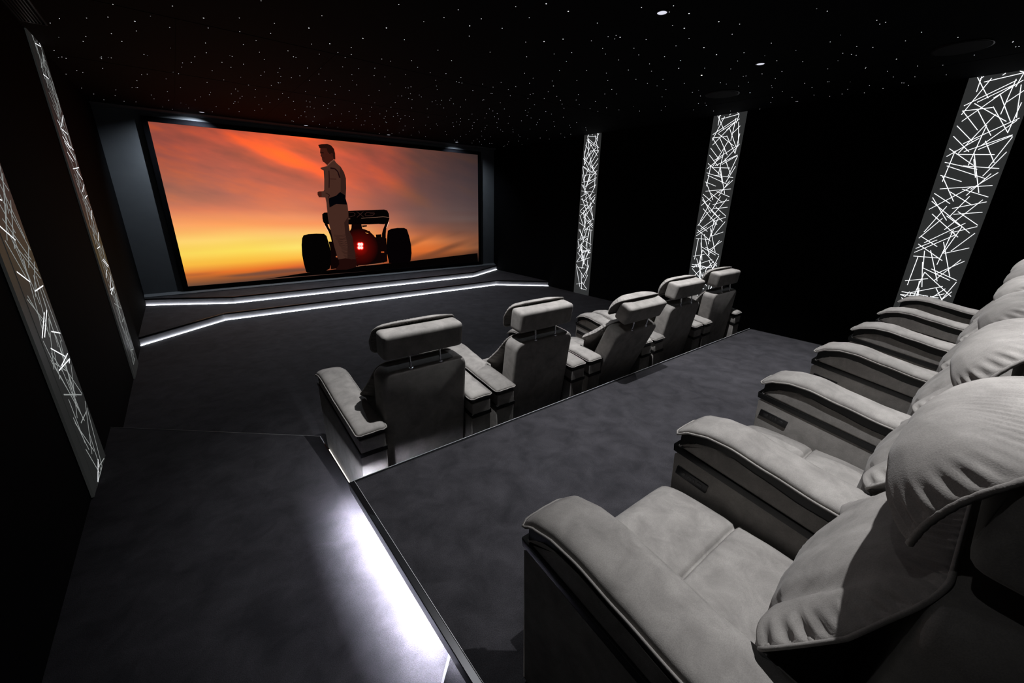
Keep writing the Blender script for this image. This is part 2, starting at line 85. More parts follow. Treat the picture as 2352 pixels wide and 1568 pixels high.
M = {}
M['suede'] = mat_cloth('grey suede', (.185,.173,.163,1), (.285,.268,.252,1), 11, .9, .06, .25, 420, .15, fleck=.18)
M['carpet'] = mat_cloth('charcoal carpet', (.019,.0185,.021,1), (.037,.0355,.040,1), 6.5, .95, .1, .5, 260, .05, detail=10, fleck=.5)
M['riser'] = mat_cloth('grey fabric riser', (.17,.17,.18,1), (.21,.21,.22,1), 6, .9, 0, .1, 300, .1)
M['wall'] = mat_cloth('black acoustic fabric', (.0020,.0021,.0025,1), (.0028,.0029,.0034,1), 5, .95, 0, .1, 300, .02)
M['ceiling'] = mat_cloth('black ceiling fabric', (.0021,.0024,.0029,1), (.0029,.0033,.0039,1), 2, .9, 0, .1, 300, .05)
M['surround'] = mat_cloth('slate fabric around screen', (.12,.128,.14,1), (.14,.148,.16,1), 2.5, .85, 0, .1, 300, .1)
M['black'] = mat_plain('black velvet frame', (.002,.002,.003,1), .9, 0, .05)
M['leather'] = mat_plain('black leather piping', (.006,.006,.006,1), .35, 0, .4)
M['plastic'] = mat_plain('black plastic', (.005,.005,.0055,1), .35, 0, .5)
M['button'] = mat_plain('dark grey button', (.014,.014,.015,1), .3, 0, .5)
M['nosing'] = mat_plain('black anodised nosing', (.012,.012,.014,1), .3, .6, .5)
M['alu'] = mat_plain('satin aluminium edge', (.42,.42,.44,1), .5, .1)
M['chrome'] = mat_plain('chrome', (.7,.7,.72,1), .12, 1)
M['darktrim'] = mat_plain('slate trim', (.10,.105,.112,1), .6, 0, .3)
M['acrylic'] = mat_plain('smoked acrylic', (.012,.0125,.0125,1), .5, 0, .1)
M['acrylic_lit'] = mat_plain('edge-lit smoked acrylic', (.030,.031,.031,1), .5, 0, .2)
M['acrylic_lit'].node_tree.nodes['Principled BSDF'].inputs['Emission Color'].default_value = (.95,1,1,1)
M['acrylic_lit'].node_tree.nodes['Principled BSDF'].inputs['Emission Strength'].default_value = .026
M['acrylic'].node_tree.nodes['Principled BSDF'].inputs['Emission Color'].default_value = (.95,1,.97,1)
M['acrylic'].node_tree.nodes['Principled BSDF'].inputs['Emission Strength'].default_value = .013
M['speaker'] = mat_cloth('speaker grille', (.014,.014,.015,1), (.018,.018,.019,1), 3, .8, 0, .1, 400, .1)
M['led'] = mat_emit('cool white led', (.90,.93,1,1), 14)
M['led_strong'] = mat_emit('cool white led under nosing', (.86,.88,1,1), 1300)
M['stick'] = mat_emit('glowing acrylic line', (.95,.97,1,1), 1.5)
M['stick_dim'] = mat_emit('faint acrylic line', (.9,.95,.93,1), .30)
M['star'] = mat_emit('star light', (.95,.97,1,1), .95)
M['star_dim'] = mat_emit('faint star light', (.9,.95,1,1), .32)
M['star_warm'] = mat_emit('warm star light', (1,.98,.80,1), 3)
M['lamp'] = mat_emit('downlight lens', (.86,.87,1,1), .85)

def mesh_from(bm, name, mat, parent=None, smooth=None, loc=None):
    bmesh.ops.recalc_face_normals(bm, faces=bm.faces[:])
    me = bpy.data.meshes.new(name); bm.to_mesh(me); bm.free()
    me.materials.append(mat)
    if smooth is not None:
        me.shade_smooth()
        if smooth < 3: me.set_sharp_from_angle(angle=smooth)
    o = bpy.data.objects.new(name, me); COL.objects.link(o)
    if parent: o.parent = parent
    if loc: o.location = loc
    return o

def struct(o):
    o['kind'] = 'structure'; return o

def tag(o, label, cat, group=None, kind=None):
    o['label'] = label; o['category'] = cat
    if group: o['group'] = group
    if kind: o['kind'] = kind
    return o

def empty(name, loc=(0,0,0), rz=0):
    o = bpy.data.objects.new(name, None); COL.objects.link(o)
    o.location = loc; o.rotation_euler = (0,0,rz); o.empty_display_size = .1
    return o

def copy_tree(o, parent=None):
    c = o.copy(); COL.objects.link(c); c.parent = parent
    for ch in list(o.children): copy_tree(ch, c)
    return c

def box(bm, x0, x1, y0, y1, z0, z1, bevel=0, seg=2, mat=None):
    b2 = bmesh.new()
    bmesh.ops.create_cube(b2, size=1)
    for v in b2.verts:
        v.co = Vector(((x0+x1)/2+v.co.x*(x1-x0), (y0+y1)/2+v.co.y*(y1-y0), (z0+z1)/2+v.co.z*(z1-z0)))
    if bevel: bmesh.ops.bevel(b2, geom=b2.edges[:], offset=bevel, segments=seg, profile=.6, affect='EDGES')
    if mat: bmesh.ops.transform(b2, matrix=mat, verts=b2.verts[:])
    merge(bm, b2)

def merge(bm, b2):
    me = bpy.data.meshes.new('t'); b2.to_mesh(me); b2.free(); bm.from_mesh(me); bpy.data.meshes.remove(me)

def prism_z(bm, pts, z0, z1, bevel=0):
    """polygon in xy extruded in z"""
    b2 = bmesh.new()
    lo = [b2.verts.new((x,y,z0)) for x,y in pts]; hi = [b2.verts.new((x,y,z1)) for x,y in pts]
    b2.faces.new(lo[::-1]); b2.faces.new(hi)
    n = len(pts)
    for i in range(n): b2.faces.new((lo[i], lo[(i+1)%n], hi[(i+1)%n], hi[i]))
    if bevel: bmesh.ops.bevel(b2, geom=b2.edges[:], offset=bevel, segments=2, profile=.6, affect='EDGES')
    merge(bm, b2)

def prism_x(bm, pts, x0, x1, bevel=0, seg=2):
    """polygon in (y,z) extruded in x"""
    b2 = bmesh.new()
    lo = [b2.verts.new((x0,y,z)) for y,z in pts]; hi = [b2.verts.new((x1,y,z)) for y,z in pts]
    b2.faces.new(lo[::-1]); b2.faces.new(hi)
    n = len(pts)
    for i in range(n): b2.faces.new((lo[i], lo[(i+1)%n], hi[(i+1)%n], hi[i]))
    if bevel:
        cap = [e for e in b2.edges if abs(e.verts[0].co.x-e.verts[1].co.x) < 1e-6]
        bmesh.ops.bevel(b2, geom=cap, offset=bevel, segments=seg, profile=.6, affect='EDGES')
    merge(bm, b2)

def tube(bm, pts, r, seg=6, closed=False, bead=0):
    pts = [Vector(p) for p in pts]; n = len(pts); rings = []
    prev = None
    for i, p in enumerate(pts):
        if closed: t = pts[(i+1)%n]-pts[i-1]
        else: t = pts[min(i+1,n-1)]-pts[max(i-1,0)]
        t.normalize()
        up = prev if prev is not None else (Vector((0,0,1)) if abs(t.z) < .9 else Vector((1,0,0)))
        a = (up - t*up.dot(t)).normalized(); b = t.cross(a); prev = a
        rr = r*(1+bead*math.sin(i*2.2)) if bead else r
        rings.append([bm.verts.new(p+a*rr*math.cos(2*PI*k/seg)+b*rr*math.sin(2*PI*k/seg)) for k in range(seg)])
    for i in range(n if closed else n-1):
        A, B = rings[i], rings[(i+1)%n]
        for k in range(seg): bm.faces.new((A[k], A[(k+1)%seg], B[(k+1)%seg], B[k]))
    if not closed:
        bm.faces.new(rings[0][::-1]); bm.faces.new(rings[-1])

def disc(bm, cx, cy, z, r, n=24, flip=False):
    vs = [bm.verts.new((cx+r*math.cos(2*PI*k/n), cy+r*math.sin(2*PI*k/n), z)) for k in range(n)]
    bm.faces.new(vs[::-1] if flip else vs)

def cyl(bm, cx, cy, z0, z1, r, n=24):
    prism_z(bm, [(cx+r*math.cos(2*PI*k/n), cy+r*math.sin(2*PI*k/n)) for k in range(n)], z0, z1)

def interp(tab, s):
    if s <= tab[0][0]: return tab[0][1]
    for (a, va), (b, vb) in zip(tab, tab[1:]):
        if s <= b:
            t = (s-a)/(b-a); t = t*t*(3-2*t)*.35+t*.65
            return va+(vb-va)*t
    return tab[-1][1]

# ================================================================== ROOM SHELL
def slab(name, x0, x1, y0, y1, z0, z1, mat):
    bm = bmesh.new(); box(bm, x0, x1, y0, y1, z0, z1)
    return struct(mesh_from(bm, name, mat))

slab('floor', XL-.1, XR+.1, YB-.1, YS+.1, ZF-.1, ZF, M['carpet'])
slab('ceiling', XL-.1, XR+.1, YB-.1, YS+.1, ZC, ZC+.1, M['ceiling'])
slab('wall_left', XL-.1, XL, YB, YS, ZF, ZC, M['wall'])
slab('wall_right', XR, XR+.1, YB, YS, ZF, ZC, M['wall'])
slab('wall_front', XL-.1, XR+.1, YS, YS+.1, ZF, ZC, M['surround'])
slab('wall_back', XL-.1, XR+.1, YB-.1, YB, ZF, ZC, M['wall'])

# seating platform for the rear row
bm = bmesh.new()
prism_z(bm, [(.075,-.045),(PX-.05,-.045),(PX-.05,YB),(.075,YB)], ZF, -.012)
o = struct(mesh_from(bm, 'platform', M['carpet']))
bm = bmesh.new()
prism_z(bm, [(.022,-.022),(PX-.012,-.022),(PX-.012,YB+.01),(.022,YB+.01)], -.0119, 0)
o = struct(mesh_from(bm, 'platform_carpet', M['carpet']))
# black nosing round the platform with its bright inlay
bm = bmesh.new()
box(bm, -.008, .0215, YB+.01, -.0, -.052, .001, .003)
box(bm, .0225, PX, -.0215, -.001, -.04, .001, .003)
box(bm, PX-.0115, PX, YB+.01, -.023, -.04, .001, .002)
struct(mesh_from(bm, 'trim_1', M['nosing']))
bm = bmesh.new()
box(bm, .0204, .0222, YB+.01, -.003, .0005, .0030)
box(bm, -.004, PX, -.0028, .0002, .0005, .0035)
struct(mesh_from(bm, 'trim_2', M['alu']))
# light strip under the left nosing
bm = bmesh.new(); box(bm, .028, .044, -1.02, -.01, -.040, -.026)
tag(mesh_from(bm, 'led_strip', M['led_strong']), 'bright cool white light strip hidden under the left edge of the rear platform', 'light')

# side steps along the left wall
bm = bmesh.new()
prism_z(bm, [(.05,.95),(XL,2.035),(XL,YB),(.05,YB)], ZF, ZA)
struct(mesh_from(bm, 'side_step', M['carpet']))
bm = bmesh.new()
prism_z(bm, [(.056,-1.035),(XL,-2.25),(XL,YB),(.056,YB)], ZA, -.105)
struct(mesh_from(bm, 'side_step', M['carpet']))
bm = bmesh.new()
def strip_poly(a, b, w):
    a, b = Vector(a), Vector(b); d = (b-a).normalized(); nrm = Vector((-d.y, d.x))*w
    return [tuple(a), tuple(b), tuple(b+nrm), tuple(a+nrm)]
prism_z(bm, strip_poly((.05,-1.034), (XL,-2.249), .009), -.112, -.1035)
struct(mesh_from(bm, 'trim_3', M['alu']))
bm = bmesh.new()
prism_z(bm, strip_poly((.05,.951), (XL,2.036), .004), ZA-.012, ZA+.0015)
struct(mesh_from(bm, 'trim_10', mat_plain('grey step edge', (.10,.10,.10,1), .6)))
# light strip at the foot of the front row beside the step
bm = bmesh.new(); box(bm, .100, .1165, -.02, 1.0, ZF+.001, ZF+.034)
tag(mesh_from(bm, 'led_strip', mat_emit('cool white led by front row', (1,.97,.88,1), 1.6)), 'white light strip beside the outer arm of the nearest front-row recliner', 'light')
bm = bmesh.new(); box(bm, .0505, .056, -.02, .948, ZA-.02, ZA+.002)
struct(mesh_from(bm, 'trim_4', M['nosing']))

# stage: two levels, chamfered plans
low = [(XL,5.055),(-.189,5.874),(5.302,5.874),(XR,5.074)]
upp = [(XL,7.20),(.014,6.571),(5.087,6.571),(XR,7.20)]
def inset(pts, d):
    r = []
    for i, p in enumerate(pts):
        r.append((p[0], p[1]+d))
    return r
def stage(path, z0, z1, tagn, n):
    bm = bmesh.new(); prism_z(bm, path+[(XR,YS),(XL,YS)], z0, z1-.02)
    struct(mesh_from(bm, 'stage_riser', M['riser']))
    bm = bmesh.new(); prism_z(bm, [(x,y-.012) for x,y in path]+[(XR,YS),(XL,YS)], z1-.02, z1)
    struct(mesh_from(bm, 'stage_tread', M['carpet']))
    bm = bmesh.new()
    for a, b in zip(path, path[1:]):
        a2 = (a[0], a[1]-.034); b2 = (b[0], b[1]-.034)
        prism_z(bm, [a2, b2, (b2[0], b2[1]+.022), (a2[0], a2[1]+.022)], z1-.022, z1+.0015)
    struct(mesh_from(bm, 'trim_%d' % n, M['nosing']))
    bm = bmesh.new()
    for a, b in zip(path, path[1:]):
        prism_z(bm, [(a[0], a[1]-.022), (b[0], b[1]-.022), (b[0], b[1]-.0005), (a[0], a[1]-.0005)], z0+.001, z0+.007)
    tag(mesh_from(bm, 'led_strip', M['led']), tagn, 'light')
stage(low, ZF, ZS, 'white light strip along the foot of the lower stage step', 5)
stage(upp, ZS, ZU, 'white light strip along the foot of the upper stage step nearest the screen', 6)

# slanted slate trims above and below the screen
bm = bmesh.new(); prism_x(bm, [(YS,ZC),(YS-.10,ZC),(YS-.095,ZC-.010),(YS,ZC-.05)], XL, XR)
struct(mesh_from(bm, 'trim_7', M['darktrim']))
bm = bmesh.new(); prism_x(bm, [(YS,ZU),(YS-.10,ZU),(YS-.10,ZU+.012),(YS,ZU+.045)], XL, XR)
struct(mesh_from(bm, 'trim_8', M['darktrim']))

# ================================================================== SCREEN
scr = empty('projection_screen', (2.6, YS, -.11))
tag(scr, 'wide black-framed projection screen showing a sunset, a driver and a racing car', 'screen')
def child_world(o, par):
    o.parent = par; o.matrix_parent_inverse = Matrix.Translation(-Vector(par.location)) if par.type == 'EMPTY' and par.rotation_euler.z == 0 else par.matrix_world.inverted()
FX0, FX1, FZ0, FZ1 = -.650, 5.847, -.112, 2.705
IX0, IX1, IZ0, IZ1 = -.572, 5.765, -.045, 2.628
bm = bmesh.new()
yb = YS-.032
box(bm, FX0, IX0, yb, YS, FZ0, FZ1, .004); box(bm, IX1, FX1, yb, YS, FZ0, FZ1, .004)
box(bm, IX0, IX1, yb, YS, FZ0, IZ0, .004); box(bm, IX0, IX1, yb, YS, IZ1, FZ1, .004)
fr = mesh_from(bm, 'frame', M['black']); child_world(fr, scr)

UC = [0,.15,.3,.45,.6,.75,.9,1]
VC = [0,.12,.25,.4,.5,.6,.7,.78,.86,.92,1]
GRID = [
 [(150,74,60),(190,82,60),(222,92,58),(228,92,56),(160,76,60),(100,62,54),(70,50,48),(58,44,42)],
 [(155,78,66),(196,92,70),(232,102,64),(215,94,68),(165,78,62),(98,64,58),(72,54,54),(62,48,50)],
 [(160,88,74),(185,98,78),(200,98,74),(226,98,66),(175,85,68),(100,68,64),(78,60,60),(66,54,56)],
 [(170,105,84),(186,108,88),(204,112,86),(196,105,84),(155,90,76),(105,74,70),(84,66,66),(74,60,62)],
 [(205,120,90),(214,124,92),(222,128,92),(200,112,90),(150,92,80),(112,80,74),(92,72,70),(82,66,66)],
 [(250,165,100),(252,164,98),(250,156,98),(250,150,94),(185,108,82),(120,84,76),(104,78,72),(92,72,68)],
 [(252,205,105),(253,214,110),(253,212,116),(254,205,112),(232,135,84),(172,105,77),(120,82,68),(110,76,64)],
 [(250,215,90),(252,222,92),(253,226,106),(254,212,96),(240,140,70),(225,125,66),(160,95,62),(135,84,60)],
 [(250,188,70),(250,186,66),(252,180,64),(253,160,60),(235,125,56),(215,110,52),(175,98,55),(140,85,55)],
 [(222,118,50),(232,118,46),(225,105,50),(222,100,54),(200,95,50),(150,80,45),(110,65,40),(80,50,38)],
 [(108,74,55),(98,66,52),(85,58,50),(70,50,45),(60,40,35),(40,30,28),(30,24,22),(20,18,18)]]
def lerp3(a, b, t): return tuple(a[i]+(b[i]-a[i])*t for i in range(3))
def sky(u, v):
    i = max(k for k in range(len(UC)-1) if UC[k] <= u+1e-9 or k == 0)
    j = max(k for k in range(len(VC)-1) if VC[k] <= v+1e-9 or k == 0)
    tu = (u-UC[i])/(UC[i+1]-UC[i]); tv = (v-VC[j])/(VC[j+1]-VC[j])
    tu = tu*tu*(3-2*tu)*.5+tu*.5
    c = lerp3(lerp3(GRID[j][i], GRID[j][i+1], tu), lerp3(GRID[j+1][i], GRID[j+1][i+1], tu), tv)
    x = u*6.3; z = v*2.6
    def fb(p, o=5):
        s = 0; a = 1; t = 0
        for k in range(o):
            s += a*noise.noise(p); t += a; p = p*2.03+Vector((3.1,7.7,1.3)); a *= .55
        return s/t
    n1 = fb(Vector((x*.55+z*.35, z*2.1-x*.55, .3)))
    n2 = fb(Vector((x*.9-z*.5, z*3.6-x*.7, 9.3)))
    top = max(0, 1-v/.62)
    k = top*(n1*1.6+n2*1.3)*(.35+.75*max(0, 1-u*1.05))
    # bright diagonal cloud band on the left half
    t = (u-.14)/.38
    if 0 < t < 1:
        vc = .0+.345*t**1.05
        d = (v-vc)/(.030+.035*math.sin(PI*t))
        k += 1.0*math.exp(-d*d)*math.sin(PI*min(1, t*1.12))**.7*.8
        d = (v-vc-.10)/.045
        k -= .35*math.exp(-d*d)*math.sin(PI*t)
    t = (u-.54)/.26
    if 0 < t < 1:
        d = (v-(.17+.30*t))/.06; k += .35*math.exp(-d*d)*math.sin(PI*t)
    if k > 0: c = (min(255, c[0]*(1+k*.42)), c[1]*(1+k*.16), c[2]*(1-k*.30))
    else: c = (c[0]*(1+k*.34), c[1]*(1+k*.16), c[2]*(1+k*.05))
    # soft horizontal streaks low in the sky
    s = noise.noise(Vector((x*.5, z*6, 4.4)))*max(0, 1-abs(v-.72)/.3)
    c = (c[0]+s*6, c[1]+s*14, c[2]+s*16)
    # small dark cloud bars by the horizon and on the right
    w = max(0, 1-abs(v-.955)/.045)*max(0, noise.noise(Vector((x*1.1, z*14, 2.2)))+.12)*2.0
    if u < .55: c = lerp3(c, (112,74,60), min(.85, w))
    w = max(0, 1-abs(v-(.86-.10*(u-.6)))/.2)*max(0, noise.noise(Vector((x*.8+z*.8, z*5+x*1.2, 6.1)))+.05)*1.3
    if u > .62: c = lerp3(c, (92,58,44), min(.7, w))
    return tuple(max(0, min(255, q)) for q in c)

def colour_mesh(name, tris, mat, parent):
    """tris: list of (list of (x,y,z)), colours per vertex)"""
    me = bpy.data.meshes.new(name); vs = []; fs = []; cs = []
    for pts, cols in tris:
        b = len(vs); vs += pts; fs.append(tuple(range(b, b+len(pts)))); cs += cols
    me.from_pydata(vs, [], fs)
    ca = me.color_attributes.new('picture_colour', 'FLOAT_COLOR', 'POINT')
    for i, c in enumerate(cs): ca.data[i].color = srgb(*c)
    me.materials.append(mat)
    o = bpy.data.objects.new(name, me); COL.objects.link(o)
    if parent: child_world(o, parent)
    return o
pm, nt, b = nodes('projected picture')
at = nt.nodes.new('ShaderNodeAttribute'); at.attribute_name = 'picture_colour'
nt.links.new(at.outputs['Color'], b.inputs['Emission Color']); b.inputs['Emission Strength'].default_value = 1
b.inputs['Base Color'].default_value = (0,0,0,1); b.inputs['Specular IOR Level'].default_value = 0
NX, NZ = 300, 126
me = bpy.data.meshes.new('picture')
ysc = YS-.012
vs = [(IX0+(IX1-IX0)*i/NX, ysc, IZ1-(IZ1-IZ0)*j/NZ) for j in range(NZ+1) for i in range(NX+1)]
fs = [(j*(NX+1)+i, (j+1)*(NX+1)+i, (j+1)*(NX+1)+i+1, j*(NX+1)+i+1) for j in range(NZ) for i in range(NX)]
me.from_pydata(vs, [], fs)
ca = me.color_attributes.new('picture_colour', 'FLOAT_COLOR', 'POINT')
for j in range(NZ+1):
    for i in range(NX+1):
        ca.data[j*(NX+1)+i].color = srgb(*sky(i/NX, j/NZ))
me.materials.append(pm)
pic = bpy.data.objects.new('picture', me); COL.objects.link(pic); child_world(pic, scr)
pic['label'] = 'orange and yellow sunset sky picture'
bpy.context.view_layer.update()

from mathutils.geometry import tessellate_polygon
layers = {'car': [], 'man': []}
depth = {'car': ysc-.001, 'man': ysc-.009}
for nm, kind, col, pts, w in PICTURE:
    depth[nm] -= .00022
    y = depth[nm]
    pts = [(min(IX1, max(IX0, x)), min(IZ1, max(IZ0, z))) for x, z in pts]
    if kind == 'poly':
        for t in tessellate_polygon([[Vector((x, z, 0)) for x, z in pts]]):
            layers[nm].append(([(pts[k][0], y, pts[k][1]) for k in t], [col]*3))
    elif kind in ('glow', 'disc'):
        (cx, cz), (ex, ez) = pts; r = math.hypot(ex-cx, ez-cz); n = 28
        rim = (12,3,3) if kind == 'glow' else col
        for k in range(n):
            a, b2 = 2*PI*k/n, 2*PI*(k+1)/n
            if kind == 'glow':
                mid = tuple((col[q]*.42+rim[q]*.58) for q in range(3))
                P0 = lambda aa, rr: (cx+rr*math.cos(aa), y, cz+rr*math.sin(aa))
                layers[nm].append(([(cx, y, cz), P0(a, r*.45), P0(b2, r*.45)], [col, mid, mid]))
                layers[nm].append(([P0(a, r*.45), P0(a, r), P0(b2, r), P0(b2, r*.45)], [mid, rim, rim, mid]))
            else:
                layers[nm].append(([(cx, y, cz), (cx+r*math.cos(a), y, cz+r*math.sin(a)), (cx+r*math.cos(b2), y, cz+r*math.sin(b2))], [col]*3))
    else:
        hw = w/7.84/107/2
        for (xa, za), (xb, zb) in zip(pts, pts[1:]):
            d = Vector((xb-xa, zb-za)); L = max(d.length, 1e-6); d /= L; nx, nz = -d.y*hw, d.x*hw
            layers[nm].append(([(xa-nx, y, za-nz), (xb-nx, y, zb-nz), (xb+nx, y, zb+nz), (xa+nx, y, za+nz)], [col]*4))
o = colour_mesh('racing_car_image', layers['car'], pm, scr); o['label'] = 'dark racing car seen from behind with a red tail light'
o = colour_mesh('person_image', layers['man'], pm, scr); o['label'] = 'standing person in a beige racing suit, seen from the side'

# ================================================================== LIGHT LINE PANELS
def clip_sticks(extra):
    return STICKS+extra
rnd = random.Random(5)
low_sticks = []
for i in range(40):
    cx, cz = rnd.uniform(.18, .82), rnd.uniform(-.33, .55); a = rnd.uniform(0, PI); L = rnd.uniform(.10, .24)
    e = [cx+math.cos(a)*L/.478, cz+math.sin(a)*L, cx-math.cos(a)*L/.478, cz-math.sin(a)*L]
    if min(e[0], e[2]) > .04 and max(e[0], e[2]) < .96 and min(e[1], e[3]) > -.38: low_sticks.append(e)

def light_panel(side, y0, y1, zb, label, sticks, nbright, w, flip=False):
    """y0: edge toward the screen, y1: edge toward the room's back"""
    X = XR if side > 0 else XL
    d = -side
    root = empty('light_panel', (X, (y0+y1)/2, zb))
    tag(root, label, 'light panel', 'glowing line panels on the walls')
    bm = bmesh.new(); box(bm, min(X, X+d*.014), max(X, X+d*.014), min(y0,y1), max(y0,y1), zb, ZC)
    o = mesh_from(bm, 'backing', M['acrylic_lit'] if side > 0 else M['acrylic']); child_world(o, root)
    if side < 0:
        bm = bmesh.new()
        box(bm, X, X+.012, y1-.10, y1-.001, zb, ZC)
        o = mesh_from(bm, 'side_trim', M['acrylic']); child_world(o, root)
    xs = X+d*(.0165 if side > 0 else .0145)
    rest = bmesh.new(); nr = 0
    for k, (u0, z0, u1, z1) in enumerate(sticks):
        ya, yb2 = y0+(y1-y0)*u0, y0+(y1-y0)*u1
        if flip: ya, yb2 = y0+(y1-y0)*(1-u0), y0+(y1-y0)*(1-u1)
        z0 = max(zb+.01, min(ZC-.004, z0)); z1 = max(zb+.01, min(ZC-.004, z1))
        a, b2 = Vector((xs, ya, z0)), Vector((xs, yb2, z1))
        L = (b2-a).length
        if L < .02: continue
        tgt = bmesh.new() if k < 99 else rest
        ang = math.atan2(z1-z0, yb2-ya)
        mt = Matrix.Translation((a+b2)/2) @ Matrix.Rotation(ang, 4, 'X')
        tx = .0022 if side > 0 else .0003
        box(tgt, -tx, tx, -L/2, L/2, -w/2, w/2, mat=mt)
        if k < 99:
            bright = nbright is None or k in nbright or (side < 0 and abs(z1-z0) < .55*abs(yb2-ya))
            o = mesh_from(tgt, 'light_line', M['stick'] if bright else M['stick_dim']); child_world(o, root)
        else: nr += 1
    if nr:
        o = mesh_from(rest, 'light_line_cluster', M['stick'] if nbright is None else M['stick_dim']); child_world(o, root)
        o['kind'] = 'stuff'
    else: rest.free()
    return root
S1 = [[1-a, b, 1-c_, d] for a, b, c_, d in STICKS]
bpy.context.view_layer.update()
light_panel(1, 4.201, 3.767, ZF+.001, 'narrowest glowing line panel on the right wall, nearest the screen', S1+low_sticks, None, .0040)
light_panel(1, 1.555, 1.068, ZF+.001, 'glowing line panel on the right wall rising behind the farthest front-row recliners', STICKS+low_sticks, None, .0046)
light_panel(1, -1.139, -1.617, .0+ZF+.001, 'largest glowing line panel on the right wall, above the rear row', STICKS+low_sticks[:20], None, .0054)
rb = random.Random(9)
light_panel(-1, 4.266, 3.80, ZF+.001, 'thin faintly lit line panel on the left wall, the one nearer the screen', S1+low_sticks, set(set(rb.sample(range(99), 4))), .0065)
light_panel(-1, 1.558, 1.14, ZA+.001, 'dim line panel on the left wall, cut by the left edge of the picture', STICKS+low_sticks, set(rb.sample(range(99), 5)), .0065)

# ================================================================== CEILING
def dome(r):
    bm = bmesh.new()
    bmesh.ops.create_icosphere(bm, subdivisions=1, radius=r)
    for v in bm.verts: v.co.z *= .55
    return bm
def star_mesh(r, mat):
    bm = dome(r); me = bpy.data.meshes.new('star_light'); bm.to_mesh(me); bm.free(); me.materials.append(mat); return me
SM = {0: star_mesh(.0030, M['star_dim']), 1: star_mesh(.0034, M['star']), 2: star_mesh(.0054, M['star']), 3: star_mesh(.0075, M['star_warm'])}
SL = {0: ('faint pinprick star light in the black ceiling', 'faint star lights in the ceiling'),
      1: ('small white star light in the black ceiling', 'white star lights in the ceiling'),
      2: ('larger bright white star light in the black ceiling', 'brighter star lights in the ceiling'),
      3: ('largest star light, warm white, in the ceiling before the round grilles', None)}
SPOT_XY = [(2.527,.075),(4.216,.08),(.84,.08)]
rest = bmesh.new()
for k, (x, y, q) in enumerate(STARS):
    if k < 300 or q == 3:
        o = bpy.data.objects.new('star_light', SM[q]); COL.objects.link(o); o.location = (x, y, ZC-.0005)
        tag(o, SL[q][0], 'star light', SL[q][1])
    else:
        b2 = dome(.0038 if q else .0028)
        bmesh.ops.translate(b2, verts=b2.verts[:], vec=(x, y, ZC-.0005)); merge(rest, b2)
rs = random.Random(3)
for k in range(110):
    b2 = dome(.0040); bmesh.ops.translate(b2, verts=b2.verts[:], vec=(rs.uniform(XL+.1, XR-.1), rs.uniform(YB+.1, -1.45), ZC-.0005)); merge(rest, b2)
o = mesh_from(rest, 'distant_star_lights', M['star'])
tag(o, 'scatter of the tiniest star lights in the black ceiling, densest before the screen', 'star lights', kind='stuff')

def downlight(x, y, r, label, energy, size, blend=.4, strength=None, aim=None, group=None, tint=(.97,.98,1.0)):
    root = empty('downlight', (x, y, ZC))
    tag(root, label, 'downlight', group)
    bm = bmesh.new()
    n = 32
    ring = [[bm.verts.new(((r+dr)*math.cos(2*PI*k/n), (r+dr)*math.sin(2*PI*k/n), z)) for k in range(n)] for dr, z in ((.010, 0), (.010,-.004), (0,-.005), (-.001,-.001))]
    for A, B in zip(ring, ring[1:]):
        for k in range(n): bm.faces.new((A[k], A[(k+1)%n], B[(k+1)%n], B[k]))
    mesh_from(bm, 'trim_ring', M['plastic'], root, .6)
    bm = bmesh.new(); prism_z(bm, [(r*.98*math.cos(2*PI*k/n), r*.98*math.sin(2*PI*k/n)) for k in range(n)], -.0035, -.0015)
    mesh_from(bm, 'lens', M['lamp'], root)
    ld = bpy.data.lights.new('bulb', 'SPOT'); ld.energy = energy; ld.spot_size = math.radians(size); ld.spot_blend = blend
    ld.shadow_soft_size = .012; ld.color = tint
    l = bpy.data.objects.new('bulb', ld); COL.objects.link(l); l.parent = root; l.location = (0,0,-.025)
    if aim:
        l.rotation_euler = Vector(aim).to_track_quat('-Z', 'Y').to_euler()
    return root
G = 'downlights over the rows'
EN = 430
downlight(2.527, .075, .034, 'lit round downlight in the ceiling above the middle of the front row', EN, 80, 1.0)
downlight(4.216, .080, .034, 'small lit downlight in the ceiling beside the farther round grille', EN, 80, 1.0)
downlight(.84, .08, .034, 'downlight in the ceiling above the nearest front-row recliner', EN*.75, 76, 1.0)
for x in (1.10, 2.80, 4.50):
    downlight(x, -1.90, .034, 'round downlight in the ceiling above the rear row of recliners', EN*.70, 77, 1.0, group=G)
inout = lambda x: x < 1 or x > 4
for x, y, e, nm in ((.148,7.00,175,'leftmost of the four small downlights before the screen'), (1.741,7.10,330,'second from left of the four small downlights before the screen'),
              (3.341,7.06,330,'third from left of the four small downlights before the screen'), (4.942,6.957,100,'rightmost of the four small downlights before the screen')):
    downlight(x, y, .034, nm, e, 125 if inout(x) else 112, .9 if inout(x) else 1, aim=(-.25 if x < 1 else .2, .40, -1) if inout(x) else (0, -.75, -1), tint=(.80,.90,1.0))

downlight(-.85, -1.7, .034, 'added dim downlight, out of view over the side steps, brightening the nearest armrest', 8, 112, .8)  # unseen fill lamp, added so the nearest armrest's outer side is not black
for x, y, lab in ((5.06,.85,'round black speaker grille in the ceiling above the middle wall panel'), (5.0,-1.20,'round black speaker grille in the ceiling near the largest wall panel')):
    root = empty('ceiling_speaker', (x, y, ZC)); tag(root, lab, 'speaker')
    bm = bmesh.new(); cyl(bm, 0, 0, -.008, 0, .19, 48); mesh_from(bm, 'rim', M['plastic'], root, .6)
    bm = bmesh.new(); cyl(bm, 0, 0, -.011, -.0085, .18, 48); mesh_from(bm, 'grille', M['speaker'], root, .6)

